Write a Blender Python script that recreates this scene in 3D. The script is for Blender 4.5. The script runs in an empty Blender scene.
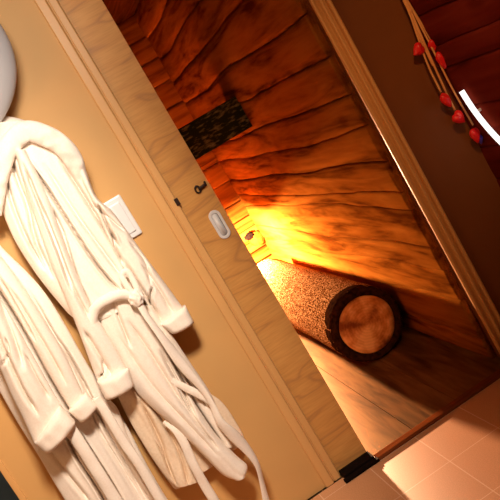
import bpy, bmesh, math, random
from mathutils import Vector, Matrix, noise
random.seed(7)
C = bpy.context.scene.collection
S = bpy.context.scene

# ---------------------------------------------------------------- camera
F = 830.0; H = 1.45; D = 3.0
Yc = Vector((-185, -52, F)).normalized()
_a = F * F / (185 * .505 + 52 * .863)
Zc = -Vector((.505 * _a, .863 * _a, F)).normalized()
Xc = Yc.cross(Zc).normalized(); Zc = Xc.cross(Yc).normalized()
cam_pos = Vector((0, -D, H))
def ray(px, py):
    v = Vector((px - 250, py - 250, F)); return Vector((Xc.dot(v), Yc.dot(v), Zc.dot(v)))
def at(px, py, y=0.0):                     # the point of the photo's line of sight on the vertical plane at depth y
    r = ray(px, py); return cam_pos + r * ((y + D) / r.y)
def atX(px, py, x):
    r = ray(px, py); return cam_pos + r * (x / r.x)
cd = bpy.data.cameras.new('camera'); cam = bpy.data.objects.new('camera', cd); C.objects.link(cam)
right = Vector((Xc.x, Yc.x, Zc.x)); down = Vector((Xc.y, Yc.y, Zc.y)); fwd = Vector((Xc.z, Yc.z, Zc.z))
m = Matrix((right, -down, -fwd)).transposed().to_4x4(); m.translation = cam_pos
cam.matrix_world = m
cd.sensor_width = 36; cd.lens = 36 * F / 500; cd.clip_start = .05
S.camera = cam

# ---------------------------------------------------------------- light and exposure
w = bpy.data.worlds.new('world'); S.world = w; w.use_nodes = True
w.node_tree.nodes['Background'].inputs[0].default_value = (1, .42, .16, 1)
w.node_tree.nodes['Background'].inputs[1].default_value = .05
S.view_settings.view_transform = 'Standard'; S.view_settings.look = 'None'
S.view_settings.gamma = 1; S.view_settings.exposure = 0
S.view_settings.use_curve_mapping = False
def light(name, kind, loc, energy, col, target=None, **kw):
    l = bpy.data.lights.new(name, kind); l.energy = energy; l.color = col
    for k, v in kw.items(): setattr(l, k, v)
    o = bpy.data.objects.new(name, l); C.objects.link(o); o.location = loc
    if target: o.rotation_euler = (Vector(target) - Vector(loc)).to_track_quat('-Z', 'Y').to_euler()
    return o
light('wall_wash_light', 'SPOT', (.22, -1.75, 2.44), 400, (1, .83, .66), (-.50, 0, .74), spot_size=math.radians(62), spot_blend=1.0, shadow_soft_size=.2)
light('upper_wall_fill', 'SPOT', (.1, -1.5, 2.2), 72, (1, .89, .75), (-.12, 0, 1.95), spot_size=math.radians(66), spot_blend=1.0, shadow_soft_size=.25)  # added fill: lifts the upper wall where the wash cone falls off
light('hall_fill', 'POINT', (-1.5, .35, 1.9), 7, (.65, .85, 1), shadow_soft_size=.2)  # added cool fill, standing in for daylight on the hall wall
light('corner_fill', 'SPOT', (1.12, -1.6, 2.3), 42, (1, .5, .2), (1.38, 0, 1.1), spot_size=math.radians(42), spot_blend=1.0, shadow_soft_size=.05)  # added spot without a real lamp: brightens the hearts and right trim
light('room_fill', 'AREA', (-1.3, -1.4, 1.9), 8, (1, .5, .2), (-.2, 0, 1.0), shape='DISK', size=.8)  # added orange fill for the trim, robes and dim parts of the wall
light('inner_lamp', 'POINT', (.61, 2.67, .57), 1150, (1, .55, .30), shadow_soft_size=.045)

# ---------------------------------------------------------------- materials
def new_mat(name, col, rough=.6, spec=.3):
    mt = bpy.data.materials.new(name); mt.use_nodes = True
    b = mt.node_tree.nodes['Principled BSDF']
    b.inputs['Base Color'].default_value = (*col, 1); b.inputs['Roughness'].default_value = rough
    b.inputs['Specular IOR Level'].default_value = spec
    return mt, mt.node_tree.nodes, mt.node_tree.links, b
def N(nd, t, **kw):
    n = nd.new(t)
    for k, v in kw.items():
        if k in n.inputs: n.inputs[k].default_value = v
        else: setattr(n, k, v)
    return n
def ramp(nd, stops):
    r = nd.new('ShaderNodeValToRGB'); e = r.color_ramp.elements
    while len(e) < len(stops): e.new(.5)
    for i, (p, c) in enumerate(stops): e[i].position = p; e[i].color = (*c, 1)
    return r
def coords(nd, lk, scale, rot=(0, 0, 0)):
    tc = nd.new('ShaderNodeTexCoord'); mp = nd.new('ShaderNodeMapping')
    mp.inputs['Scale'].default_value = scale; mp.inputs['Rotation'].default_value = rot
    lk.new(tc.outputs['Object'], mp.inputs['Vector']); return mp
def bump(nd, lk, b, src, strength, dist=.01):
    bp = nd.new('ShaderNodeBump'); bp.inputs['Strength'].default_value = strength; bp.inputs['Distance'].default_value = dist
    lk.new(src, bp.inputs['Height']); lk.new(bp.outputs['Normal'], b.inputs['Normal'])
def noise_mat(name, c1, c2, scale, rough=.6, detail=5, bstr=.2, lo=.35, hi=.65, spec=.3, bd=.01, dist=0):
    mt, nd, lk, b = new_mat(name, c1, rough, spec)
    mp = coords(nd, lk, scale)
    n = N(nd, 'ShaderNodeTexNoise', Scale=1.0, Detail=detail, Distortion=dist)
    lk.new(mp.outputs[0], n.inputs['Vector'])
    r = ramp(nd, [(lo, c1), (hi, c2)]); lk.new(n.outputs['Fac'], r.inputs[0]); lk.new(r.outputs[0], b.inputs['Base Color'])
    if bstr: bump(nd, lk, b, n.outputs['Fac'], bstr, bd)
    return mt
def wood_mat(name, cd_, cm, cl, along='Y', rough=.5, dens=1.0, knots=True, bstr=.3, spec=.0):
    mt, nd, lk, b = new_mat(name, cm, rough, spec)
    big, sm = 9 * dens, .9 * dens
    sc = {'X': (sm, big, big), 'Y': (big, sm, big), 'Z': (big, big, sm)}[along]
    mp = coords(nd, lk, sc)
    n = N(nd, 'ShaderNodeTexNoise', Scale=1.3, Detail=8, Distortion=1.4); lk.new(mp.outputs[0], n.inputs['Vector'])
    mp2 = coords(nd, lk, tuple(v * 6 for v in sc))
    n2 = N(nd, 'ShaderNodeTexNoise', Scale=1.0, Detail=3); lk.new(mp2.outputs[0], n2.inputs['Vector'])
    mx = N(nd, 'ShaderNodeMath', operation='MULTIPLY_ADD'); mx.inputs[1].default_value = .3; lk.new(n2.outputs['Fac'], mx.inputs[0]); lk.new(n.outputs['Fac'], mx.inputs[2])
    r = ramp(nd, [(.45, cd_), (.62, cm), (.82, cl)]); lk.new(mx.outputs[0], r.inputs[0])
    out = r.outputs[0]
    if knots:
        mp3 = coords(nd, lk, {'X': (2.2, 5, 5), 'Y': (5, 2.2, 5), 'Z': (5, 5, 2.2)}[along])
        v = N(nd, 'ShaderNodeTexVoronoi', Scale=1.0); lk.new(mp3.outputs[0], v.inputs['Vector'])
        rk = ramp(nd, [(.06, (.25, .12, .06)), (.16, (1, 1, 1))]); lk.new(v.outputs['Distance'], rk.inputs[0])
        mm = nd.new('ShaderNodeMix'); mm.data_type = 'RGBA'; mm.blend_type = 'MULTIPLY'; mm.inputs[0].default_value = .4
        lk.new(out, mm.inputs[6]); lk.new(rk.outputs[0], mm.inputs[7]); out = mm.outputs[2]
    lk.new(out, b.inputs['Base Color'])
    bump(nd, lk, b, mx.outputs[0], bstr, .006)
    return mt
M = {}
M['wall'] = noise_mat('wall_paint', (.64, .365, .135), (.68, .39, .145), (3, 3, 3), .55, bstr=.03)
M['brown'] = noise_mat('brown_wall_paint', (.20, .066, .014), (.23, .078, .018), (3, 3, 3), .55, bstr=.03)
M['trim'] = noise_mat('trim_paint', (.70, .385, .14), (.75, .42, .16), (12, 12, 2), .38, bstr=.05, spec=.5)
M['slate'] = noise_mat('slate', (.16, .25, .30), (.11, .18, .22), (6, 6, 6), .6)
M['ceiling'] = noise_mat('ceiling_paint', (.6, .4, .25), (.65, .45, .3), (3, 3, 3), .7)
M['log_planks'] = wood_mat('pine_planks', (.09, .024, .003), (.25, .082, .010), (.36, .13, .018), 'Y', .85, .8, spec=0)
M['back_planks'] = wood_mat('pine_back_planks', (.09, .024, .003), (.25, .082, .010), (.36, .13, .018), 'X', .85, .8, spec=0)
M['red_planks'] = wood_mat('reddish_planks', (.09, .010, .006), (.16, .018, .010), (.20, .026, .013), 'Y', .5, .8)
M['inner_floor'] = wood_mat('floor_boards', (.02, .007, .002), (.09, .038, .010), (.17, .08, .024), 'Y', .6, 1.2, knots=False, spec=0)
_f = M['inner_floor'].node_tree; _g = _f.nodes.new('ShaderNodeBsdfGlossy'); _g.inputs['Color'].default_value = (1, .72, .45, 1); _g.inputs['Roughness'].default_value = .34
_x = _f.nodes.new('ShaderNodeMixShader'); _x.inputs[0].default_value = .07
_f.links.new(_f.nodes['Principled BSDF'].outputs[0], _x.inputs[1]); _f.links.new(_g.outputs[0], _x.inputs[2]); _f.links.new(_x.outputs[0], _f.nodes['Material Output'].inputs[0])
M['dark_wood'] = wood_mat('dark_boards', (.02, .006, .002), (.05, .015, .005), (.08, .025, .008), 'Y', .8)
M['threshold'] = noise_mat('threshold_wood', (.16, .04, .012), (.24, .07, .02), (4, 40, 40), .8, spec=0)
M['black'] = noise_mat('plain_black', (.006, .003, .002), (.01, .005, .004), (30, 30, 30), .8, spec=.05)
M['dark_metal'] = noise_mat('dark_metal', (.02, .01, .008), (.04, .02, .015), (40, 40, 40), .35)
M['white'] = noise_mat('white_plastic', (.78, .78, .80), (.82, .82, .83), (5, 5, 5), .3, bstr=0, spec=.5)
M['lamp_white'] = noise_mat('matt_white_shade', (.52, .51, .53), (.56, .55, .57), (4, 4, 4), .5, bstr=0)
M['greyline'] = noise_mat('grey_recess', (.16, .15, .16), (.2, .19, .2), (5, 5, 5), .5, bstr=0)
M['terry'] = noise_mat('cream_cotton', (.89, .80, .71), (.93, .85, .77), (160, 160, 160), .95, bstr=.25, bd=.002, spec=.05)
M['lining'] = noise_mat('cream_cotton_inside_shaded', (.80, .63, .46), (.86, .70, .54), (120, 120, 120), .95, bstr=.25, bd=.002, spec=.05)  # inner side of the robe, its shade put into the darker tan
M['heart'] = noise_mat('red_felt', (.95, .02, .02), (.85, .015, .02), (60, 60, 60), .35, bstr=.1, spec=.5)
M['blue'] = noise_mat('blue_glass', (.06, .04, .35), (.1, .06, .5), (60, 60, 60), .3, bstr=0)
M['raffia'] = noise_mat('raffia', (.9, .42, .14), (.95, .52, .2), (90, 90, 10), .7)
M['peg'] = wood_mat('orange_peg', (.30, .06, .006), (.4, .09, .01), (.5, .13, .015), 'Y', .5, 2, knots=False)
M['dark_board'] = noise_mat('weathered_dark_board', (.018, .022, .007), (.20, .15, .05), (22, 10, 75), .8, lo=.5, hi=.72, spec=0)
# bark: dense short fibres, speckled light and dark
mt, nd, lk, b = new_mat('bark', (.4, .2, .08), .95, 0)
mp = coords(nd, lk, (190, 60, 190)); n = N(nd, 'ShaderNodeTexNoise', Scale=1.0, Detail=4, Distortion=.6); lk.new(mp.outputs[0], n.inputs['Vector'])
r = ramp(nd, [(.40, (.05, .014, .003)), (.5, (.26, .10, .025)), (.62, (.62, .38, .18))]); lk.new(n.outputs['Fac'], r.inputs[0]); lk.new(r.outputs[0], b.inputs['Base Color'])
bump(nd, lk, b, n.outputs['Fac'], .9, .012); M['bark'] = mt
M['char'] = noise_mat('dark_bark_rim', (.012, .005, .003), (.04, .015, .006), (50, 50, 50), 1.0, bstr=.6, spec=0)
# end grain: growth rings about the log's axis with a darker heart
mt, nd, lk, b = new_mat('end_grain', (.5, .25, .1), .8, .05)
mp = coords(nd, lk, (1, 1, 1)); ds = N(nd, 'ShaderNodeTexNoise', Scale=9.0, Detail=5)
lk.new(mp.outputs[0], ds.inputs['Vector'])
wv = N(nd, 'ShaderNodeTexWave', wave_type='RINGS', rings_direction='Y', Scale=22.0, Distortion=3.0, Detail=3.0); lk.new(mp.outputs[0], wv.inputs['Vector'])
r = ramp(nd, [(.38, (.18, .05, .012)), (.5, (.55, .23, .07)), (.62, (.80, .45, .18))]); lk.new(ds.outputs['Fac'], r.inputs[0])
mm = nd.new('ShaderNodeMix'); mm.data_type = 'RGBA'; mm.blend_type = 'MULTIPLY'; mm.inputs[0].default_value = .15
r2 = ramp(nd, [(.2, (.4, .3, .2)), (.7, (1, 1, 1))]); lk.new(wv.outputs['Fac'], r2.inputs[0])
lk.new(r.outputs[0], mm.inputs[6]); lk.new(r2.outputs[0], mm.inputs[7]); lk.new(mm.outputs[2], b.inputs['Base Color']); M['end'] = mt
# sliding door veneer: cathedral grain lying across the door
mt, nd, lk, b = new_mat('door_veneer', (.7, .4, .18), .42, .35)
mp = coords(nd, lk, (1.6, 1, 5.5)); n = N(nd, 'ShaderNodeTexNoise', Scale=1.2, Detail=2, Distortion=.8); lk.new(mp.outputs[0], n.inputs['Vector'])
ml = N(nd, 'ShaderNodeMath', operation='MULTIPLY'); ml.inputs[1].default_value = 5; lk.new(n.outputs['Fac'], ml.inputs[0])
fr = N(nd, 'ShaderNodeMath', operation='PINGPONG'); fr.inputs[1].default_value = .5; lk.new(ml.outputs[0], fr.inputs[0])
r = ramp(nd, [(0, (.56, .27, .09)), (.12, (.69, .345, .10)), (1, (.78, .42, .135))]); lk.new(fr.outputs[0], r.inputs[0])
mp2 = coords(nd, lk, (12, 1, 150)); n2 = N(nd, 'ShaderNodeTexNoise', Scale=1.0, Detail=2); lk.new(mp2.outputs[0], n2.inputs['Vector'])
r2 = ramp(nd, [(.3, (.86, .82, .78)), (.6, (1, 1, 1))]); lk.new(n2.outputs['Fac'], r2.inputs[0])
mm = nd.new('ShaderNodeMix'); mm.data_type = 'RGBA'; mm.blend_type = 'MULTIPLY'; mm.inputs[0].default_value = .8
lk.new(r.outputs[0], mm.inputs[6]); lk.new(r2.outputs[0], mm.inputs[7]); lk.new(mm.outputs[2], b.inputs['Base Color']); M['veneer'] = mt
# floor tiles: one procedural grid, joints along x and y
mt, nd, lk, b = new_mat('floor_tiles', (.6, .33, .18), .38, .4)
tc = nd.new('ShaderNodeTexCoord'); sx = nd.new('ShaderNodeSeparateXYZ'); lk.new(tc.outputs['Object'], sx.inputs[0])
def joint(out, size, off, wd):
    a = N(nd, 'ShaderNodeMath', operation='ADD'); a.inputs[1].default_value = -off + 50 * size; lk.new(out, a.inputs[0])
    d = N(nd, 'ShaderNodeMath', operation='MODULO'); d.inputs[1].default_value = size; lk.new(a.outputs[0], d.inputs[0])
    p = N(nd, 'ShaderNodeMath', operation='PINGPONG'); p.inputs[1].default_value = size / 2; lk.new(d.outputs[0], p.inputs[0])
    l = N(nd, 'ShaderNodeMath', operation='LESS_THAN'); l.inputs[1].default_value = wd; lk.new(p.outputs[0], l.inputs[0]); return l.outputs[0]
jx = joint(sx.outputs[0], .211, .437, .0016); jy = joint(sx.outputs[1], .30, -.377, .0018)
mxj = N(nd, 'ShaderNodeMath', operation='MAXIMUM'); lk.new(jx, mxj.inputs[0]); lk.new(jy, mxj.inputs[1])
n = N(nd, 'ShaderNodeTexNoise', Scale=220.0, Detail=2); lk.new(tc.outputs['Object'], n.inputs['Vector'])
r = ramp(nd, [(.35, (.62, .31, .15)), (.65, (.72, .38, .20))]); lk.new(n.outputs['Fac'], r.inputs[0])
mm = nd.new('ShaderNodeMix'); mm.data_type = 'RGBA'; lk.new(mxj.outputs[0], mm.inputs[0]); lk.new(r.outputs[0], mm.inputs[6]); mm.inputs[7].default_value = (.85, .6, .42, 1)
lk.new(mm.outputs[2], b.inputs['Base Color']); M['tiles'] = mt
mt, nd, lk, b = new_mat('lit_white_tube', (1, 1, 1), .4); b.inputs['Emission Color'].default_value = (1, .93, .88, 1); b.inputs['Emission Strength'].default_value = 2.2; b.inputs['Emission Color'].default_value = (1, 1, .98, 1); b.inputs['Emission Strength'].default_value = 1.2; M['neon'] = mt

mt, nd, lk, b = new_mat('lamp_shade_cloth', (.5, .16, .05), .8, .1)
tr = nd.new('ShaderNodeBsdfTranslucent'); tr.inputs[0].default_value = (.35, .07, .015, 1); mxs = nd.new('ShaderNodeMixShader'); mxs.inputs[0].default_value = .04
lk.new(b.outputs[0], mxs.inputs[1]); lk.new(tr.outputs[0], mxs.inputs[2]); lk.new(mxs.outputs[0], nd['Material Output'].inputs[0]); M['shade'] = mt

# ---------------------------------------------------------------- mesh helpers
def link(name, bm, mat, parent=None, smooth=True, bevel=0, kind=None):
    me = bpy.data.meshes.new(name); bmesh.ops.recalc_face_normals(bm, faces=bm.faces); bm.to_mesh(me); bm.free()
    o = bpy.data.objects.new(name, me); C.objects.link(o); me.materials.append(mat)
    for p in me.polygons: p.use_smooth = smooth
    if bevel:
        md = o.modifiers.new('bevel', 'BEVEL'); md.width = bevel; md.segments = 3; md.limit_method = 'ANGLE'; md.angle_limit = .6
    if parent:
        o.parent = parent; o.matrix_parent_inverse = Matrix.Translation(-parent.location)
    if kind: o['kind'] = kind
    return o
def tag(o, label=None, cat=None, group=None):
    if label: o['label'] = label
    if cat: o['category'] = cat
    if group: o['group'] = group
    return o
def empty(name, loc, label, cat, group=None):
    o = bpy.data.objects.new(name, None); C.objects.link(o); o.location = loc; return tag(o, label, cat, group)
def box(bm, a, b):
    x0, y0, z0 = a; x1, y1, z1 = b
    v = [bm.verts.new(p) for p in ((x0, y0, z0), (x1, y0, z0), (x1, y1, z0), (x0, y1, z0), (x0, y0, z1), (x1, y0, z1), (x1, y1, z1), (x0, y1, z1))]
    for f in ((0, 3, 2, 1), (4, 5, 6, 7), (0, 1, 5, 4), (1, 2, 6, 5), (2, 3, 7, 6), (3, 0, 4, 7)): bm.faces.new([v[i] for i in f])
def boxes(*bs):
    bm = bmesh.new()
    for a, b in bs: box(bm, a, b)
    return bm
def prism(poly, axis, a, c):                # extrude a 2D outline; axis 'y': outline in (x, z); axis 'z': outline in (x, y)
    bm = bmesh.new()
    def P(u, v, t): return (u, t, v) if axis == 'y' else ((u, v, t) if axis == 'z' else (t, u, v))
    A = [bm.verts.new(P(u, v, a)) for u, v in poly]; B = [bm.verts.new(P(u, v, c)) for u, v in poly]
    bm.faces.new(A); bm.faces.new(B[::-1])
    for i in range(len(poly)): j = (i + 1) % len(poly); bm.faces.new((A[i], A[j], B[j], B[i]))
    return bm
def catmull(pts, n):
    pts = [Vector(p) for p in pts]
    P = [pts[0] * 2 - pts[1]] + pts + [pts[-1] * 2 - pts[-2]]
    out = []
    for i in range(n):
        t = i / (n - 1) * (len(pts) - 1); k = min(int(t), len(pts) - 2); u = t - k
        a, b_, c, d = P[k:k + 4]
        out.append(.5 * ((2 * b_) + (c - a) * u + (2 * a - 5 * b_ + 4 * c - d) * u * u + (3 * b_ - a - 3 * c + d) * u ** 3))
    return out
def tube(bm, pts, rad, seg=10, n=None, flat=1.0, side=None):   # tube along a smooth path; flat<1 squashes it towards 'side' normal
    ps = catmull(pts, n or max(8, len(pts) * 6)); rings = []
    for i, p in enumerate(ps):
        t = (ps[min(i + 1, len(ps) - 1)] - ps[max(i - 1, 0)]).normalized()
        nrm = Vector(side) if side else (Vector((0, -1, 0)) if abs(t.y) < .9 else Vector((1, 0, 0)))
        u = t.cross(nrm).normalized(); v = u.cross(t).normalized()
        f = i / (len(ps) - 1)
        rr = rad(f) if callable(rad) else rad
        rings.append([bm.verts.new(p + u * math.cos(a) * rr + v * math.sin(a) * rr * flat) for a in [2 * math.pi * k / seg for k in range(seg)]])
    for A, B in zip(rings, rings[1:]):
        for k in range(seg): bm.faces.new((A[k], A[(k + 1) % seg], B[(k + 1) % seg], B[k]))
    bm.faces.new(rings[0]); bm.faces.new(rings[-1][::-1])

# ---------------------------------------------------------------- the setting
WX = 1.136; BY = 3.3; SX = 1.47
link('floor', boxes(((-2.2, -3.6, -.1), (SX + .1, -.077, 0)), ((-.6, -.077, -.1), (.332, .0, 0)), ((.332, -.077, -.1), (1.137, -.016, -.0)), ((1.137, -.077, -.1), (SX + .1, .0, 0))), M['tiles'], smooth=False, kind='structure')
bm = bmesh.new(); xs = [-.6, -.2, .025, .245, .457, .670, .882, 1.2]
for x0, x1 in zip(xs, xs[1:]): box(bm, (x0 + .0012, -.015, -.1), (x1 - .0012, BY + .1, 0))
box(bm, (-.6, -.015, -.11), (1.2, BY + .1, -.006))
link('floor_inner', bm, M['inner_floor'], smooth=False, bevel=0, kind='structure')
link('floor_hall', boxes(((-2.2, -.077, -.1), (-.6, 1.2, 0)), ), M['slate'], smooth=False, kind='structure')
# wall with the door opening: left of it a pocket that takes the sliding door
link('wall_left', boxes(((-.684, 0, 0), (.27, .012, 2.5)), ((-.684, .08, 0), (.27, .10, 2.5)), ((-.684, .012, 0), (-.66, .08, 2.5))), M['wall'], smooth=False, kind='structure')
link('wall_right', boxes(((1.162, 0, 0), (SX, .10, 2.5)), ), M['brown'], smooth=False, kind='structure')
link('wall_top', boxes(((.27, 0, 2.2), (1.135, .10, 2.5)), ), M['wall'], smooth=False, kind='structure')
link('wall_hall', boxes(((-2.2, .95, 0), (-.6, 1.05, 2.5)), ), M['slate'], smooth=False, kind='structure')
link('ceiling', boxes(((-2.2, -3.6, 2.5), (SX + .1, .1, 2.6))), M['ceiling'], smooth=False, kind='structure')
link('ceiling_inner', boxes(((-.7, .1, 2.35), (1.3, BY + .1, 2.45))), M['dark_wood'], smooth=False, kind='structure')
# corner bead on the free end of the left wall
bm = bmesh.new(); box(bm, (-.694, -.006, 0), (-.672, .10, 2.5)); link('trim_corner', bm, M['trim'], smooth=False, bevel=.003, kind='structure')

# architraves, moulded: outline in (x, y) run up the height
def architrave(name, prof, z1=2.2): return link(name, prism(prof, 'z', 0, z1), M['trim'], smooth=False, bevel=.0015, kind='structure')
architrave('trim_left', [(.264, .0), (.264, -.010), (.268, -.013), (.296, -.013), (.300, -.009), (.302, -.001), (.306, -.001), (.308, -.006), (.331, -.006), (.335, -.002), (.337, .0125), (.264, .0125)])
architrave('trim_right', [(1.162, .02), (1.141, .012), (1.137, -.004), (1.138, -.012), (1.144, -.016), (1.149, -.015), (1.152, -.006), (1.164, -.005), (1.168, -.019), (1.175, -.021), (1.179, -.018), (1.182, -.007), (1.190, -.007), (1.193, -.022), (1.203, -.024), (1.209, -.016), (1.214, -.0), (1.20, .02)])

def plank_wall(name, seams, x_of, u0, u1, mat, du=.02, groove=.022, amp=.022, plane='x', seed=0, thick=.05, gap=0):
    """horizontal live-edge boards: rows follow the wavy seams; the surface dips into a dark groove at each seam"""
    bm = bmesh.new(); nu = int((u1 - u0) / du) + 1
    prof = [(0, 1), (.012, .9), (.022, .2), (.05, .04), (.3, -.03), (.55, -.06), (.8, -.02), (.95, .05), (.985, .25), (.992, .9), (1, 1)]
    prof_gap = [(0, 1), (gap, 1), (gap + .015, .1), (.25, .0), (.3, -.03), (.5, -.05), (.7, -.05), (.95, .0), (.985, .1), (.99, .9), (1, 1)]
    rows = []
    def seam(k, u):
        a = amp * (1 if 0 < k < len(seams) - 1 else 0)
        return seams[k] + a * (noise.noise(Vector((u * .9, k * 7.3 + seed, 0))) * 1.4 + .28 * noise.noise(Vector((u * 3.6, k * 3.1, seed + 5))) + .10 * noise.noise(Vector((u * 15, k * 2.1, seed + 9))))
    for k in range(len(seams) - 1):
        off = random.uniform(-.004, .005)
        gr = groove if (gap and k < 7) or not gap else .02
        for f, g in (prof_gap if gap and k < 7 else prof):
            row = []
            for i in range(nu):
                u = u0 + (u1 - u0) * i / (nu - 1)
                a, b_ = seam(k, u), seam(k + 1, u); z = a + (b_ - a) * f
                d = gr * g * (1 if g < .3 else .6 + .5 * abs(noise.noise(Vector((u * 2.3, k * 5.5 + (f > .5), seed))))) + off * (1 - abs(g))
                d += .0015 * noise.noise(Vector((u * 3, z * 14, k)))
                row.append(bm.verts.new((x_of + d, u, z) if plane == 'x' else (u, x_of + d, z)))
            rows.append(row)
    for A, B in zip(rows, rows[1:]):
        for i in range(nu - 1): bm.faces.new((A[i], A[i + 1], B[i + 1], B[i]))
    # closed back
    def back(v): c = v.co.copy(); c[0 if plane == 'x' else 1] = x_of + thick; return bm.verts.new(c)
    P, Q = rows[0], rows[-1]
    c = [back(P[0]), back(P[-1]), back(Q[-1]), back(Q[0])]
    bm.faces.new(c); bm.faces.new([c[0]] + P + [c[1]]); bm.faces.new([c[3]] + Q + [c[2]])
    bm.faces.new([c[0]] + [r[0] for r in rows] + [c[3]]); bm.faces.new([c[1]] + [r[-1] for r in rows] + [c[2]])
    return link(name, bm, mat, kind='structure')
plank_wall('wall_inner_right', [0, .10, .27, .42, .535, .72, .80, .93, 1.08, 1.23, 1.41, 1.60, 1.80, 1.98, 2.16, 2.35], WX, .10, BY + .03, M['log_planks'], amp=.026, seed=3)
plank_wall('wall_inner_back', [0, .13, .25, .345, .43, .53, .62, .76, .93, 1.10, 1.27, 1.45, 1.63, 1.82, 2.0, 2.18, 2.35], BY, -.55, WX + .02, M['back_planks'], plane='y', amp=.010, groove=.085, seed=8, thick=.14, gap=.17)
link('wall_inner_left', boxes(((-.6, .10, 0), (-.55, BY + .1, 2.35))), M['dark_wood'], smooth=False, kind='structure')
plank_wall('wall_side', [0, .16, .33, .50, .66, .82, .97, 1.15, 1.245, 1.36, 1.50, 1.68, 1.85, 2.0, 2.18, 2.34, 2.5], SX, -3.5, .05, M['red_planks'], amp=.02, groove=.018, seed=14)

# threshold strip and black block for the shade in the gap under the door
tag(link('threshold_strip', prism([(-.077, .0), (-.075, .008), (-.066, .011), (-.030, .011), (-.018, .006), (-.015, 0.0)], 'x', .484, 1.129), M['threshold'], smooth=False, bevel=.001),
    'reddish wooden threshold strip between tiles and dark inner floor', 'threshold')
g = empty('door_gap', (.40, -.03, 0), 'black block standing in for the dark gap under the sliding door', 'dark gap')
link('gap_block', boxes(((.338, -.052, 0), (.478, .0135, .020)), ), M['black'], g, smooth=False, bevel=.002)
link('gap_lip', boxes(((.330, -.080, 0), (.486, -.052, .012)), ), M['black'], g, smooth=False, bevel=.002)

# ---------------------------------------------------------------- sliding door
d1 = link('door_1', boxes(((-.42, .014, .003), (.473, .050, 2.2)), ), M['veneer'], smooth=False, bevel=.0015, kind='structure')
dy = .014
def oval(cx, cz, hw, hh, n=20):
    out = []
    for k in range(n * 2):
        a = math.pi * 2 * k / (n * 2); s = 1 if math.sin(a) >= 0 else -1
        out.append((cx + hw * math.cos(a), cz + hw * math.sin(a) + s * (hh - hw)))
    return out
def ring_plate(outer, inner, y0, y1):
    bm = bmesh.new(); n = len(outer); L = []
    for poly, y in ((outer, y0), (outer, y1), (inner, y1), (inner, y0)): L.append([bm.verts.new((u, y, v)) for u, v in poly])
    for A, B in zip(L, L[1:] + L[:1]):
        for i in range(n): j = (i + 1) % n; bm.faces.new((A[i], A[j], B[j], B[i]))
    return bm
pc = at(219.4, 224.4, dy); px_, pz_ = pc.x, pc.z
pull = link('finger_pull', ring_plate(oval(px_, pz_, .023, .058), oval(px_, pz_, .013, .046), dy + .001, dy - .005), M['white'], d1, bevel=.001); pull['label'] = 'white oval recessed finger pull'
link('recess_edge', ring_plate(oval(px_, pz_, .0133, .0463), oval(px_ - .001, pz_ + .001, .0116, .0446), dy + .001, dy - .0035), M['greyline'], pull)
link('pull_cup', prism(oval(px_ - .001, pz_ + .001, .0118, .0448), 'y', dy + .001, dy - .0025), M['white'], pull)
kc = at(197.5, 189.5, dy); bm = bmesh.new()
tube(bm, [kc + Vector((.009 * math.cos(a), -.006, .013 * math.sin(a))) for a in [math.pi * 2 * k / 12 for k in range(13)]], .0032, 8, 40)
tube(bm, [kc + Vector((.003, -.006, .0)), kc + Vector((.02, -.010, .001)), kc + Vector((.036, -.008, .004))], .0055, 8)
tube(bm, [kc + Vector((.033, -.008, -.004)), kc + Vector((.035, -.008, .014))], .004, 8)
tube(bm, [kc + Vector((0, 0, .013)), kc + Vector((0, -.007, .013))], .0035, 8)
la = link('latch_hook', bm, M['dark_metal'], d1); la['label'] = 'small dark metal latch hook'
sc = at(177, 202, -.006)
tag(link('strike_plate', boxes(((sc.x - .007, -.010, sc.z - .014), (sc.x + .008, -.004, sc.z + .014)),), M['dark_metal'], smooth=False, bevel=.001), 'tiny black strike plate on the pale door trim level with latch', 'strike plate')

# ---------------------------------------------------------------- wall switch, white lamp
sw = empty('light_switch', (.132, 0, 1.285), 'white switch plate half hidden behind the right robe', 'switch')
link('plate', boxes(((.094, -.012, 1.205), (.170, .0, 1.366)),), M['white'], sw, smooth=False, bevel=.006)
link('rocker', boxes(((.110, -.017, 1.225), (.154, -.011, 1.345)),), M['white'], sw, smooth=False, bevel=.003)
lc = at(-71, 70, -.11)
lp = empty('wall_lamp', (lc.x, 0, lc.z), 'large round white shade at the top left above the robes', 'lamp')
bm = bmesh.new()
bmesh.ops.create_uvsphere(bm, u_segments=64, v_segments=40, radius=.275)
for v in bm.verts: v.co = Vector((v.co.x + lc.x, v.co.y * .36 + lc.y, v.co.z + lc.z))
link('lamp_shade', bm, M['lamp_white'], lp)
bm = bmesh.new(); tube(bm, [(lc.x, 0, lc.z), (lc.x, -.04, lc.z)], .09, 40, 8); link('wall_mount', bm, M['white'], lp)

# ---------------------------------------------------------------- log bench in the inner room
LR = .187; lx, ly0, ly1 = .918, .80, 2.72
lg = empty('log', (lx, ly0, 0), 'thick round log with fibrous bark lying on the dark floor', 'log')
bm = bmesh.new(); seg = 96; nr = 60; rings = []
def lr(a, y): return LR * (1 + .022 * noise.noise(Vector((math.cos(a) * 1.3, math.sin(a) * 1.3, y * 1.2))) + .018 * noise.noise(Vector((math.cos(a) * 5, math.sin(a) * 5, y * 2.5))) + .012 * noise.noise(Vector((math.cos(a) * 22, math.sin(a) * 22, y * 9))))
for j in range(nr):
    y = ly0 + .022 + (ly1 - ly0 - .022) * j / (nr - 1)
    rings.append([bm.verts.new((lx + lr(a, y) * math.cos(a), y, LR + lr(a, y) * math.sin(a))) for a in [2 * math.pi * k / seg for k in range(seg)]])
for A, B in zip(rings, rings[1:]):
    for k in range(seg): bm.faces.new((A[k], A[(k + 1) % seg], B[(k + 1) % seg], B[k]))
bm.faces.new(rings[-1]); bm.faces.new(rings[0])
link('bark', bm, M['bark'], lg)
bm = bmesh.new(); L = []
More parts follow.
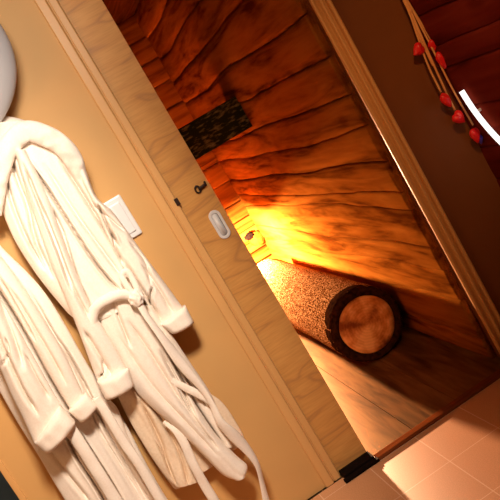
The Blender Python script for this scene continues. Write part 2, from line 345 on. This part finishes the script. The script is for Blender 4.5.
for (rr, yy) in ((1.0, .11), (1.004, .08), (1.004, .04), (1.0, .022), (.985, .010), (.955, .002), (.91, -.002), (.86, .001), (.78, .007), (.76, .02), (.5, .024)):
    L.append([bm.verts.new((lx + rr * lr(a, ly0) * math.cos(a), ly0 + yy, LR + rr * lr(a, ly0) * math.sin(a))) for a in [2 * math.pi * k / seg for k in range(seg)]])
for A, B in zip(L, L[1:]):
    for k in range(seg): bm.faces.new((A[k], A[(k + 1) % seg], B[(k + 1) % seg], B[k]))
o = link('bark_rim', bm, M['char'], lg); o['label'] = 'blackened bark ring round the cut end'
bm = bmesh.new(); c0 = bm.verts.new((0, 0, 0)); prev = None
for rr in (.2, .4, .6, .765):
    ring = [bm.verts.new((rr * LR * math.cos(a) * (1 + .02 * math.sin(3 * a)), .0, rr * LR * math.sin(a))) for a in [2 * math.pi * k / 48 for k in range(48)]]
    for k in range(48):
        if prev is None: bm.faces.new((c0, ring[k], ring[(k + 1) % 48]))
        else: bm.faces.new((prev[k], ring[k], ring[(k + 1) % 48], prev[(k + 1) % 48]))
    prev = ring
ring2 = [bm.verts.new((v.co.x, .012, v.co.z)) for v in prev]
for k in range(48): bm.faces.new((prev[k], ring2[k], ring2[(k + 1) % 48], prev[(k + 1) % 48]))
o = link('cut_face', bm, M['end'], lg); o.matrix_parent_inverse = Matrix.Identity(4); o.location = (0, .004, LR)
o['label'] = 'sawn tan cut face'

# shaded lamp low in the inner room
fl = empty('shaded_lamp', (.61, 2.67, 0), 'small shaded floor lamp glowing behind the sliding door by the log', 'lamp')
bm = bmesh.new(); tube(bm, [(.61, 2.67, 0), (.61, 2.67, .012), (.61, 2.67, .025)], lambda f: .08 - .02 * f, 32, 6, side=(0, 1, 0)); link('base', bm, M['dark_metal'], fl)
bm = bmesh.new(); tube(bm, [(.61, 2.67, .02), (.61, 2.67, .25), (.61, 2.67, .50)], .008, 12, 12, side=(0, 1, 0)); link('pole', bm, M['dark_metal'], fl)
bm = bmesh.new(); L = []
for rr, zz in ((.18, .588), (.085, .745), (.083, .745), (.177, .590)):
    L.append([bm.verts.new((.61 + rr * math.cos(a), 2.67 + rr * math.sin(a), zz)) for a in [2 * math.pi * k / 48 for k in range(48)]])
for A, B in zip(L, L[1:] + L[:1]):
    for k in range(48): bm.faces.new((A[k], A[(k + 1) % 48], B[(k + 1) % 48], B[k]))
bm.faces.new(L[2]); link('lamp_shade', bm, M['shade'], fl)

# dark weathered box on the inner wall, by the corner
tag(link('wall_box', boxes(((.62, 1.75, 1.262), (1.142, 2.02, 1.462)),), M['dark_board'], smooth=False, bevel=.004), 'dark weathered board box high on the inner plank wall', 'box')
# wooden peg low on the bright back wall
pg = empty('wooden_peg', tuple(at(255, 239, BY)), 'small orange wooden stub with a dark knot on the back planks', 'wooden stub')
pcx = at(257, 238.5, BY - .03); bm = bmesh.new(); tube(bm, [(pcx.x, BY + .02, pcx.z), (pcx.x, BY - .05, pcx.z)], lambda f: .062 - .006 * f, 28, 6)
link('stub', bm, M['peg'], pg)
kx = at(249.5, 236, BY - .04); bm = bmesh.new(); bmesh.ops.create_icosphere(bm, subdivisions=3, radius=.036)
for v in bm.verts: v.co = v.co * (1 + .35 * noise.noise(v.co * 60)) ; v.co = Vector((v.co.x * 1.15 + kx.x, v.co.y * .8 + kx.y, v.co.z * .8 + kx.z))
link('knot', bm, M['black'], pg)

# ---------------------------------------------------------------- lit white arc on the side wall
p0, p1, p2 = atX(461.5, 91, SX - .02), atX(476, 113, SX - .02), atX(500, 141, SX - .02)
def circ(a, b_, c):                         # circle through three points in the (y, z) plane
    ax, ay, bx, by, cx, cy = a.y, a.z, b_.y, b_.z, c.y, c.z
    d = 2 * (ax * (by - cy) + bx * (cy - ay) + cx * (ay - by))
    ux = ((ax * ax + ay * ay) * (by - cy) + (bx * bx + by * by) * (cy - ay) + (cx * cx + cy * cy) * (ay - by)) / d
    uy = ((ax * ax + ay * ay) * (cx - bx) + (bx * bx + by * by) * (ax - cx) + (cx * cx + cy * cy) * (bx - ax)) / d
    return ux, uy
cy_, cz_ = circ(p0, p1, p2); R_ = math.hypot(p0.y - cy_, p0.z - cz_)
a0 = math.atan2(p0.z - cz_, p0.y - cy_); a2 = math.atan2(p2.z - cz_, p2.y - cy_)
step = (a2 - a0 + math.pi) % (2 * math.pi) - math.pi
arc = empty('arc_light', (SX, p0.y, p0.z), 'thin glowing white curved tube on the dark side wall', 'light')
bm = bmesh.new(); tube(bm, [(SX - .02, cy_ + R_ * math.cos(a0 + step * t), cz_ + R_ * math.sin(a0 + step * t)) for t in [k * .25 for k in range(9)]], .0105, 12, 60, side=(1, 0, 0)); link('tube', bm, M['neon'], arc)
bm = bmesh.new()
for t in (.4,):
    y, z = cy_ + R_ * math.cos(a0 + step * t), cz_ + R_ * math.sin(a0 + step * t); tube(bm, [(SX + .01, y, z), (SX - .018, y, z)], .006, 8, 6)
link('bracket', bm, M['white'], arc)

# ---------------------------------------------------------------- heart garland in the corner
GY = -.045
top = at(400, -16, GY)
hg = empty('heart_garland', tuple(top), 'red felt hearts on tan raffia strings hanging in the corner', 'garland')
bm = bmesh.new(); tube(bm, [at(398, -20, GY), at(402, -8, GY), at(406, 3, GY), at(411, 12, GY)], lambda f: .011 * (1 - .35 * f), 10); link('raffia_knot', bm, M['raffia'], hg)
bm = bmesh.new(); tube(bm, [(top.x, .01, top.z), (top.x, GY, top.z + .002)], .003, 8, 5); link('nail', bm, M['dark_metal'], hg)
strands = [[(406, 2), (416, 26), (423, 46)], [(407, 0), (424, 28), (436, 49)], [(406, 2), (426, 60), (441, 92)], [(407, 4), (428, 52), (444, 88), (455, 110)], [(409, 3), (432, 48), (452, 88), (473, 125)], [(407, 2), (430, 56), (446, 92)], [(404, 0), (419, 36), (433, 66)]]
for s_ in strands:
    bm = bmesh.new(); k = random.uniform(-.008, .008); tube(bm, [at(x, y, GY + k * i / len(s_)) for i, (x, y) in enumerate(s_)], .0042, 6); link('raffia_string', bm, M['raffia'], hg)
def heart(cx, cy, w_, h_, rot, yaw, mat=M['heart'], y=GY):
    bm = bmesh.new(); bmesh.ops.create_uvsphere(bm, u_segments=32, v_segments=20, radius=1)
    for v in bm.verts:
        x, yy, z = v.co; z2 = z + .55 * math.sqrt(abs(x)) * (1 - .25 * abs(z)) - .35
        v.co = Vector((x * w_ / 2 * (1 - .12 * (z < 0) * -z), yy * .016 * (1.2 - .4 * abs(z)), z2 * h_ / 2))
    c = at(cx, cy, y - .004); bmesh.ops.transform(bm, verts=bm.verts, matrix=Matrix.Translation(c) @ Matrix.Rotation(math.radians(rot), 4, 'Y') @ Matrix.Rotation(math.radians(yaw), 4, 'Z'))
    return link('heart', bm, mat, hg)
heart(419, 49, .050, .048, 70, 15); heart(441, 58, .042, .066, 5, 35, y=GY - .01); heart(432, 44, .03, .045, 0, 60, y=GY + .006)
heart(445, 99, .036, .058, -10, 35); heart(458, 117, .052, .052, -25, 10); heart(475, 134, .046, .056, 10, 20)
hb = heart(479.5, 138.5, .024, .036, 10, 0, M['blue'], GY + .004); hb.name = 'bead'; hb['label'] = 'small blue violet bead'

# ---------------------------------------------------------------- bathrobes
def plerp(pts, n):
    P = [Vector((p[0], p[1], 0)) for p in pts]; return catmull(P, n * 1)
def resample(ps, n):
    d = [0]
    for a, b_ in zip(ps, ps[1:]): d.append(d[-1] + (b_ - a).length)
    out = []; j = 0
    for i in range(n):
        t = d[-1] * i / (n - 1)
        while j < len(ps) - 2 and d[j + 1] < t: j += 1
        f = (t - d[j]) / max(1e-9, d[j + 1] - d[j]); out.append(ps[j].lerp(ps[j + 1], min(1, f)))
    return out
def segdist(p, a, b_):
    ab = b_ - a; t = max(0, min(1, (p - a).dot(ab) / max(1e-9, ab.length_squared))); return (p - (a + ab * t)).length, t
OFF = -.03
def taper(t): return 1 - .5 * t ** 4
def cloth(name, Lp, Rp, y, bulge, mat, parent, creases=(), n=190, mcol=120, wr=.004, wf=1.0, back=.012, power=2.2, seed=0, bulge_f=None, label=None):
    """hanging cloth with real thickness. Lp, Rp: the two side outlines from top to bottom; creases: (points, depth, width)"""
    y += OFF
    L = resample([at(p.x, p.y, y) for p in plerp(Lp, 80)], n); R = resample([at(p.x, p.y, y) for p in plerp(Rp, 80)], n)
    cr = []
    for pts, dep, wid in creases:
        q = [at(p.x, p.y, y) for p in plerp(pts, 10)]; q = [Vector((v.x, v.z)) for v in q]; cr.append((q, dep * 2.0, wid * .8))
    bm = bmesh.new(); front = []; rear = []
    for i in range(n):
        fr_, rb = [], []; t = i / (n - 1)
        for j in range(mcol + 1):
            s = .35 * (.5 - .5 * math.cos(math.pi * j / mcol)) + .65 * j / mcol
            p = L[i].lerp(R[i], s); e = max(0, 1 - abs(2 * s - 1) ** power) ** .5
            bl = bulge * (bulge_f(t) if bulge_f else 1)
            d = bl * e
            q = Vector((p.x, p.z))
            W = (R[i] - L[i]).length
            d += wr * e * (noise.noise(Vector((s * W * 15 * wf, t * 2.2 * wf, seed))) * 1.3 + .35 * noise.noise(Vector((s * W * 50 * wf, t * 5 * wf, seed + 4))) + .12 * noise.noise(Vector((p.x * 70, p.z * 45, seed + 8))))
            for pts, dep, wid in cr:
                best = 9; bt = 0
                for k in range(len(pts) - 1):
                    ds, tt = segdist(q, pts[k], pts[k + 1])
                    if ds < best: best = ds; bt = (k + tt) / (len(pts) - 1)
                taper = min(1, 6 * bt + .15, 6 * (1 - bt) + .15)
                d -= dep * taper * math.exp(-(best / wid) ** 1.1) 
                d += dep * .12 * taper * math.exp(-((best - 2.6 * wid) / (1.6 * wid)) ** 2)
            d = max(d, -.6 * back)
            fr_.append(bm.verts.new((p.x, p.y - d, p.z)))
            rb.append(bm.verts.new((p.x, p.y + back * e + .001, p.z)) if 0 < j < mcol else fr_[-1])
        front.append(fr_); rear.append(rb)
    for i in range(n - 1):
        for j in range(mcol):
            bm.faces.new((front[i][j], front[i][j + 1], front[i + 1][j + 1], front[i + 1][j]))
            q = (rear[i][j], rear[i + 1][j], rear[i + 1][j + 1], rear[i][j + 1])
            bm.faces.new(q)
    for i in (0, n - 1):
        for j in range(mcol):
            vs = [front[i][j], front[i][j + 1]] + [v for v in (rear[i][j + 1], rear[i][j])]
            vs = list(dict.fromkeys(vs))
            if len(vs) > 2: bm.faces.new(vs)
    o = link(name, bm, mat, parent)
    if label: o['label'] = label
    return o
def strap(name, pts, y, wd, mat, parent, thick=.35, yv=None, twist=0, n=70):
    """flat cloth belt following a path; yv gives the height off the wall along it"""
    bm = bmesh.new()
    P = [at(p[0], p[1], (yv[i] if yv else y) + OFF) for i, p in enumerate(pts)]
    ps = catmull(P, n); rings = []; seg = 14
    for i, p in enumerate(ps):
        t = (ps[min(i + 1, n - 1)] - ps[max(i - 1, 0)]).normalized(); u = t.cross(Vector((0, -1, 0))).normalized(); v = u.cross(t).normalized(); f = i / (n - 1)
        r_ = (wd(f) if callable(wd) else wd) / 2; a0_ = twist * math.sin(f * 9) + .3 * noise.noise(Vector((f * 5, y * 9, 3)))
        uu = u * math.cos(a0_) + v * math.sin(a0_); vv = v * math.cos(a0_) - u * math.sin(a0_)
        th = r_ * thick * (1 + .25 * noise.noise(Vector((f * 8, 1, 2))))
        rings.append([bm.verts.new(p + uu * r_ * math.cos(a) + vv * th * (math.sin(a) - .35 * math.cos(2 * a))) for a in [2 * math.pi * k / seg for k in range(seg)]])
    for A, B in zip(rings, rings[1:]):
        for k in range(seg): bm.faces.new((A[k], A[(k + 1) % seg], B[(k + 1) % seg], B[k]))
    bm.faces.new(rings[0]); bm.faces.new(rings[-1][::-1]); return link(name, bm, mat, parent)
def cuff(corners, y, parent, bulge=.05):      # turned-back cuff: corners top-left, top-right, bottom-right, bottom-left
    tl, tr, br, bl = [Vector((*c, 0)) for c in corners]
    n_, mc = 14, 30; bm = bmesh.new(); F_, B_ = [], []
    for i in range(n_):
        t = i / (n_ - 1); lip = 1 - (2 * t - 1) ** 6
        l = tl.lerp(bl, t); r_ = tr.lerp(br, t); fr_, rb = [], []
        for j in range(mc):
            a = math.pi * j / (mc - 1); s = .5 - .5 * math.cos(a); q = l.lerp(r_, s); sag = 2.2 * math.sin(a) * (tl - bl).length / 14
            dirn = (bl - tl).normalized(); q = q + dirn * sag * .7 * t
            p = at(q.x, q.y, y + OFF); nn = 1 + .10 * noise.noise(Vector((s * 4, t * 1.5, tl.x)))
            fr_.append(bm.verts.new((p.x, p.y - (bulge * .85 * max(0, math.sin(a)) ** .6 * nn + .006) * (.80 + .2 * lip), p.z)))
            rb.append(bm.verts.new((p.x, p.y + .035 * math.sin(a) + .004, p.z)))
        F_.append(fr_); B_.append(rb)
    for i in range(n_ - 1):
        for j in range(mc - 1):
            bm.faces.new((F_[i][j], F_[i][j + 1], F_[i + 1][j + 1], F_[i + 1][j])); bm.faces.new((B_[i][j], B_[i + 1][j], B_[i + 1][j + 1], B_[i][j + 1]))
        for j in (0, mc - 1): bm.faces.new((F_[i][j], F_[i + 1][j], B_[i + 1][j], B_[i][j]))
    for i in (0, n_ - 1):
        for j in range(mc - 1): bm.faces.new((F_[i][j], F_[i][j + 1], B_[i][j + 1], B_[i][j]))
    return link('cuff', bm, M['terry'], parent)
T, LN = M['terry'], M['lining']

# --- robe A, the nearer to the door
ra = empty('bathrobe', (0, -.06, .25), 'cream bathrobe nearest the door, its belt tied at the waist', 'bathrobe', 'bathrobes hanging on the wall')
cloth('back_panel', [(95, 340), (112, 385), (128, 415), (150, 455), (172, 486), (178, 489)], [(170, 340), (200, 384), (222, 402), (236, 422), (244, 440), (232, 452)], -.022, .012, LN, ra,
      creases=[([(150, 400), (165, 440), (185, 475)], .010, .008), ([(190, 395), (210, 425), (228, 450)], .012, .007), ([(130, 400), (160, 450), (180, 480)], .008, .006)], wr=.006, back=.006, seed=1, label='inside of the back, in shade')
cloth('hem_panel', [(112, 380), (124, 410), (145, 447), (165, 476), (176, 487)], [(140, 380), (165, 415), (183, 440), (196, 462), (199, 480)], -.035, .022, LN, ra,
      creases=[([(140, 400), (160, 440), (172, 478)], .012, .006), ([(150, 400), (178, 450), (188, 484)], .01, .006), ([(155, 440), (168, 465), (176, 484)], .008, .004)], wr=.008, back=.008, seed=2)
cloth('upper_body', [(-6, 124), (-8, 165), (-1, 200), (12, 235), (32, 268), (55, 298), (74, 318), (94, 322)], [(34, 122), (62, 140), (84, 175), (100, 215), (118, 250), (134, 272), (138, 286), (136, 300)], -.05, .06, T, ra,
      creases=[([(16, 142), (25, 158), (44, 183), (58, 205), (75, 232), (92, 258), (106, 276), (120, 290)], .040, .0045),
               ([(22, 155), (40, 190), (60, 225), (70, 255), (80, 285), (92, 308)], .022, .005),
               ([(10, 150), (18, 180), (28, 205), (36, 240), (52, 275)], .024, .006),
               ([(4, 165), (12, 200), (26, 236), (44, 268)], .02, .006),
               ([(60, 160), (80, 190), (100, 222), (118, 252), (130, 275)], .022, .006),
               ([(70, 150), (92, 196), (104, 222)], .02, .005),
               ([(45, 165), (62, 192), (84, 225), (106, 255), (124, 280)], .012, .006)], n=190, mcol=120, wr=.005, seed=3, back=.06)
cloth('front_panel', [(92, 304), (97, 316), (103, 330), (118, 356), (134, 388), (150, 406), (180, 432), (204, 456), (222, 474), (234, 479)], [(134, 286), (142, 306), (150, 325), (166, 352), (182, 382), (198, 408), (216, 434), (236, 455), (247, 465), (245, 474)], -.075, .040, T, ra,
      creases=[([(128, 320), (150, 352), (175, 392), (200, 428)], .010, .008), ([(118, 335), (150, 382), (185, 420), (215, 452)], .008, .01), ([(112, 300), (122, 325), (130, 345)], .012, .005), ([(160, 350), (180, 385), (195, 415)], .014, .006), ([(176, 385), (196, 420), (216, 446)], .012, .005)], n=190, mcol=120, wr=.006, seed=4)
cloth('front_edge', [(140, 305), (155, 332), (172, 360), (186, 386), (200, 410), (224, 445)], [(152, 305), (172, 335), (192, 365), (210, 392), (218, 412), (232, 446)], -.055, .028, T, ra, creases=[([(150, 320), (175, 360), (200, 400)], .02, .005), ([(160, 330), (185, 370), (205, 405)], .014, .004)], wr=.008, seed=5)
sl = cloth('sleeve', [(14, 150), (24, 185), (36, 222), (50, 262), (66, 300), (80, 335), (90, 362), (101, 391)], [(26, 150), (48, 196), (62, 236), (78, 276), (92, 308), (106, 332), (120, 356), (131, 378)], -.105, .045, T, ra,
      creases=[([(24, 165), (40, 205), (58, 250), (72, 290)], .022, .005), ([(40, 200), (58, 246), (74, 288), (92, 322)], .015, .006), ([(84, 330), (98, 352), (112, 376)], .012, .008), ([(98, 378), (104, 370), (102, 360)], .015, .004)], n=130, wr=.005, seed=6, back=.055, bulge_f=taper)
cuff([(97, 381), (128, 367), (133, 384), (105, 398)], -.115, sl, .055)
sr = cloth('sleeve', [(52, 136), (70, 160), (88, 195), (102, 226), (114, 252), (126, 275), (142, 298), (165, 330)], [(66, 140), (84, 166), (96, 196), (112, 211), (128, 232), (148, 260), (168, 287), (189, 316)], -.055, .05, T, ra,
      creases=[([(98, 205), (104, 218), (110, 232), (118, 246)], .026, .005), ([(112, 232), (116, 250), (122, 262)], .02, .005), ([(85, 200), (105, 215), (125, 232)], .010, .006), ([(125, 262), (142, 290), (160, 318)], .014, .006), ([(140, 262), (158, 288), (172, 312)], .010, .007), ([(128, 240), (145, 262), (150, 285)], .008, .006), ([(158, 322), (150, 300), (152, 285)], .016, .005)], n=130, wr=.006, seed=7, back=.055, bulge_f=taper)
cuff([(160, 324), (185, 305), (193, 321), (171, 333)], -.065, sr, .05)
# collar: thick rolled shawl round the hanging point
bm = bmesh.new(); tube(bm, [at(-6, 215, -.13), at(-3, 190, -.14), at(1, 168, -.15), at(7, 150, -.155), at(17, 137, -.155), at(29, 131, -.15), at(43, 135, -.15), at(57, 142, -.145), at(68, 152, -.135), at(76, 165, -.12), at(82, 180, -.10), at(87, 194, -.075)], lambda f: .026 + .010 * math.sin(math.pi * min(1, f * 1.02)) - .014 * max(0, f - .8) * 5, 24, 120, flat=.7)
for v in bm.verts: v.co += Vector((0, 0, 1)) * .005 * noise.noise(v.co * 14) + Vector((0, -1, 0)) * .006 * noise.noise(v.co * 34)
link('collar', bm, T, ra)
cloth('yoke', [(-30, 140), (-20, 160), (-12, 190), (-6, 215)], [(-12, 113), (24, 120), (56, 137), (74, 160)], -.02, .045, T, ra, creases=[([(-5, 130), (10, 127), (30, 128)], .012, .006)], wr=.005, seed=9)
# belt
bt = strap('belt', [(103, 346), (96, 334), (92, 320), (96, 308), (106, 300), (120, 295), (136, 296)], -.125, .038, T, ra, .4, yv=[-.12, -.125, -.13, -.135, -.14, -.14, -.135])
bm = bmesh.new(); bmesh.ops.create_icosphere(bm, subdivisions=4, radius=1); kp = at(136, 298, -.14 + OFF)
for v in bm.verts:
    q = v.co.copy(); s = 1 + .3 * noise.noise(q * 2.2); v.co = kp + Vector((q.x * .026 * s, q.y * .018 * s, q.z * .030 * s))
link('belt_knot', bm, T, bt)
strap('belt_end', [(136, 298), (147, 316), (160, 334), (173, 352), (187, 371), (201, 388), (212, 405), (220, 422), (232, 434), (246, 448), (257, 464), (262, 482), (268, 508)], -.13, lambda f: .026 + .016 * math.sin(f * 7) ** 2, T, bt, .3, yv=[-.14, -.14, -.135, -.13, -.125, -.12, -.12, -.12, -.115, -.10, -.09, -.08, -.075], twist=.8, n=120)
strap('belt_end', [(134, 296), (127, 286), (122, 276), (128, 272), (137, 288), (140, 300)], -.13, .022, T, bt, .35, yv=[-.14, -.14, -.135, -.135, -.14, -.14])
strap('belt_end', [(98, 330), (97, 338), (104, 342), (107, 350)], -.12, .022, T, bt, .45)
strap('belt_end', [(165, 420), (176, 430), (185, 445), (193, 464), (204, 484), (214, 500), (222, 516)], -.09, lambda f: .030 + .008 * f, T, bt, .3, yv=[-.07, -.085, -.09, -.09, -.085, -.08, -.08], twist=.3)
strap('belt_loop', [(172, 380), (182, 386), (192, 391), (203, 397), (212, 404)], -.105, lambda f: .020 + .008 * math.sin(math.pi * f), T, ra, .22)

# --- robe B, further from the door
rb_ = empty('bathrobe', (-.4, -.06, .25), 'cream bathrobe further from the door, at the left edge, cuffs turned back', 'bathrobe', 'bathrobes hanging on the wall')
cloth('body', [(-110, 150), (-100, 220), (-60, 290), (-28, 345), (-4, 385), (16, 420), (38, 455), (55, 484), (72, 512), (92, 548), (100, 560)],
      [(-50, 170), (-28, 210), (0, 245), (25, 270), (46, 294), (66, 326), (84, 358), (104, 390), (126, 424), (150, 470), (180, 520)], -.025, .040, T, rb_,
      creases=[([(0, 258), (20, 285), (42, 318), (62, 352), (80, 385)], .012, .007),
               ([(60, 340), (78, 372), (95, 405), (110, 436), (130, 470), (150, 505)], .018, .006),
               ([(86, 398), (100, 430), (120, 462), (142, 498)], .012, .005),
               ([(30, 290), (52, 330), (74, 365), (92, 400)], .012, .008),
               ([(76, 425), (92, 450), (110, 478), (126, 506)], .03, .004),
               ([(64, 430), (78, 458), (98, 488), (110, 512)], .03, .004),
               ([(48, 448), (66, 470), (90, 500)], .012, .007)], n=190, mcol=120, wr=.006, seed=11, back=.045)
cloth('lower_front', [(88, 400), (100, 416), (116, 444), (138, 480), (163, 520)], [(99, 396), (116, 406), (129, 438), (149, 472), (179, 516)], -.062, .022, T, rb_, creases=[([(100, 395), (122, 436), (150, 490)], .010, .005)], wr=.006, seed=12)
s1 = cloth('sleeve', [(-90, 200), (-62, 260), (-36, 305), (-14, 340), (0, 368), (12, 396), (24, 420), (38, 452)], [(-50, 205), (-30, 250), (-6, 288), (12, 318), (26, 343), (40, 368), (52, 390), (66, 414)], -.12, .055, T, rb_,
      creases=[([(0, 300), (14, 335), (24, 365)], .016, .008), ([(-10, 310), (4, 345), (22, 385), (38, 412)], .014, .007), ([(24, 350), (38, 378), (50, 398)], .012, .007), ([(2, 365), (10, 350), (6, 335)], .010, .004)], n=130, wr=.005, seed=13, back=.055, bulge_f=taper)
cuff([(34, 441), (60, 405), (75, 421), (46, 452)], -.115, s1, .07)
s2 = cloth('sleeve', [(-60, 190), (-40, 232), (-10, 275), (8, 302), (28, 336), (44, 366), (58, 390), (73, 414)], [(-34, 200), (-10, 240), (14, 274), (36, 306), (52, 332), (66, 356), (76, 378), (88, 404)], -.095, .05, T, rb_,
      creases=[([(10, 285), (30, 318), (50, 352), (66, 382)], .010, .007), ([(0, 275), (20, 310), (36, 340)], .012, .005)], n=130, wr=.005, seed=14, back=.055, bulge_f=taper)
cuff([(68, 410), (86, 392), (97, 404), (80, 421)], -.10, s2, .045)
strap('belt_end', [(66, 424), (76, 438), (90, 460), (104, 482), (120, 508), (132, 530)], -.125, .044, T, rb_, .3)
strap('front_fold', [(96, 398), (104, 410), (122, 440), (140, 466), (160, 500), (172, 520)], -.12, .034, T, rb_, .35)
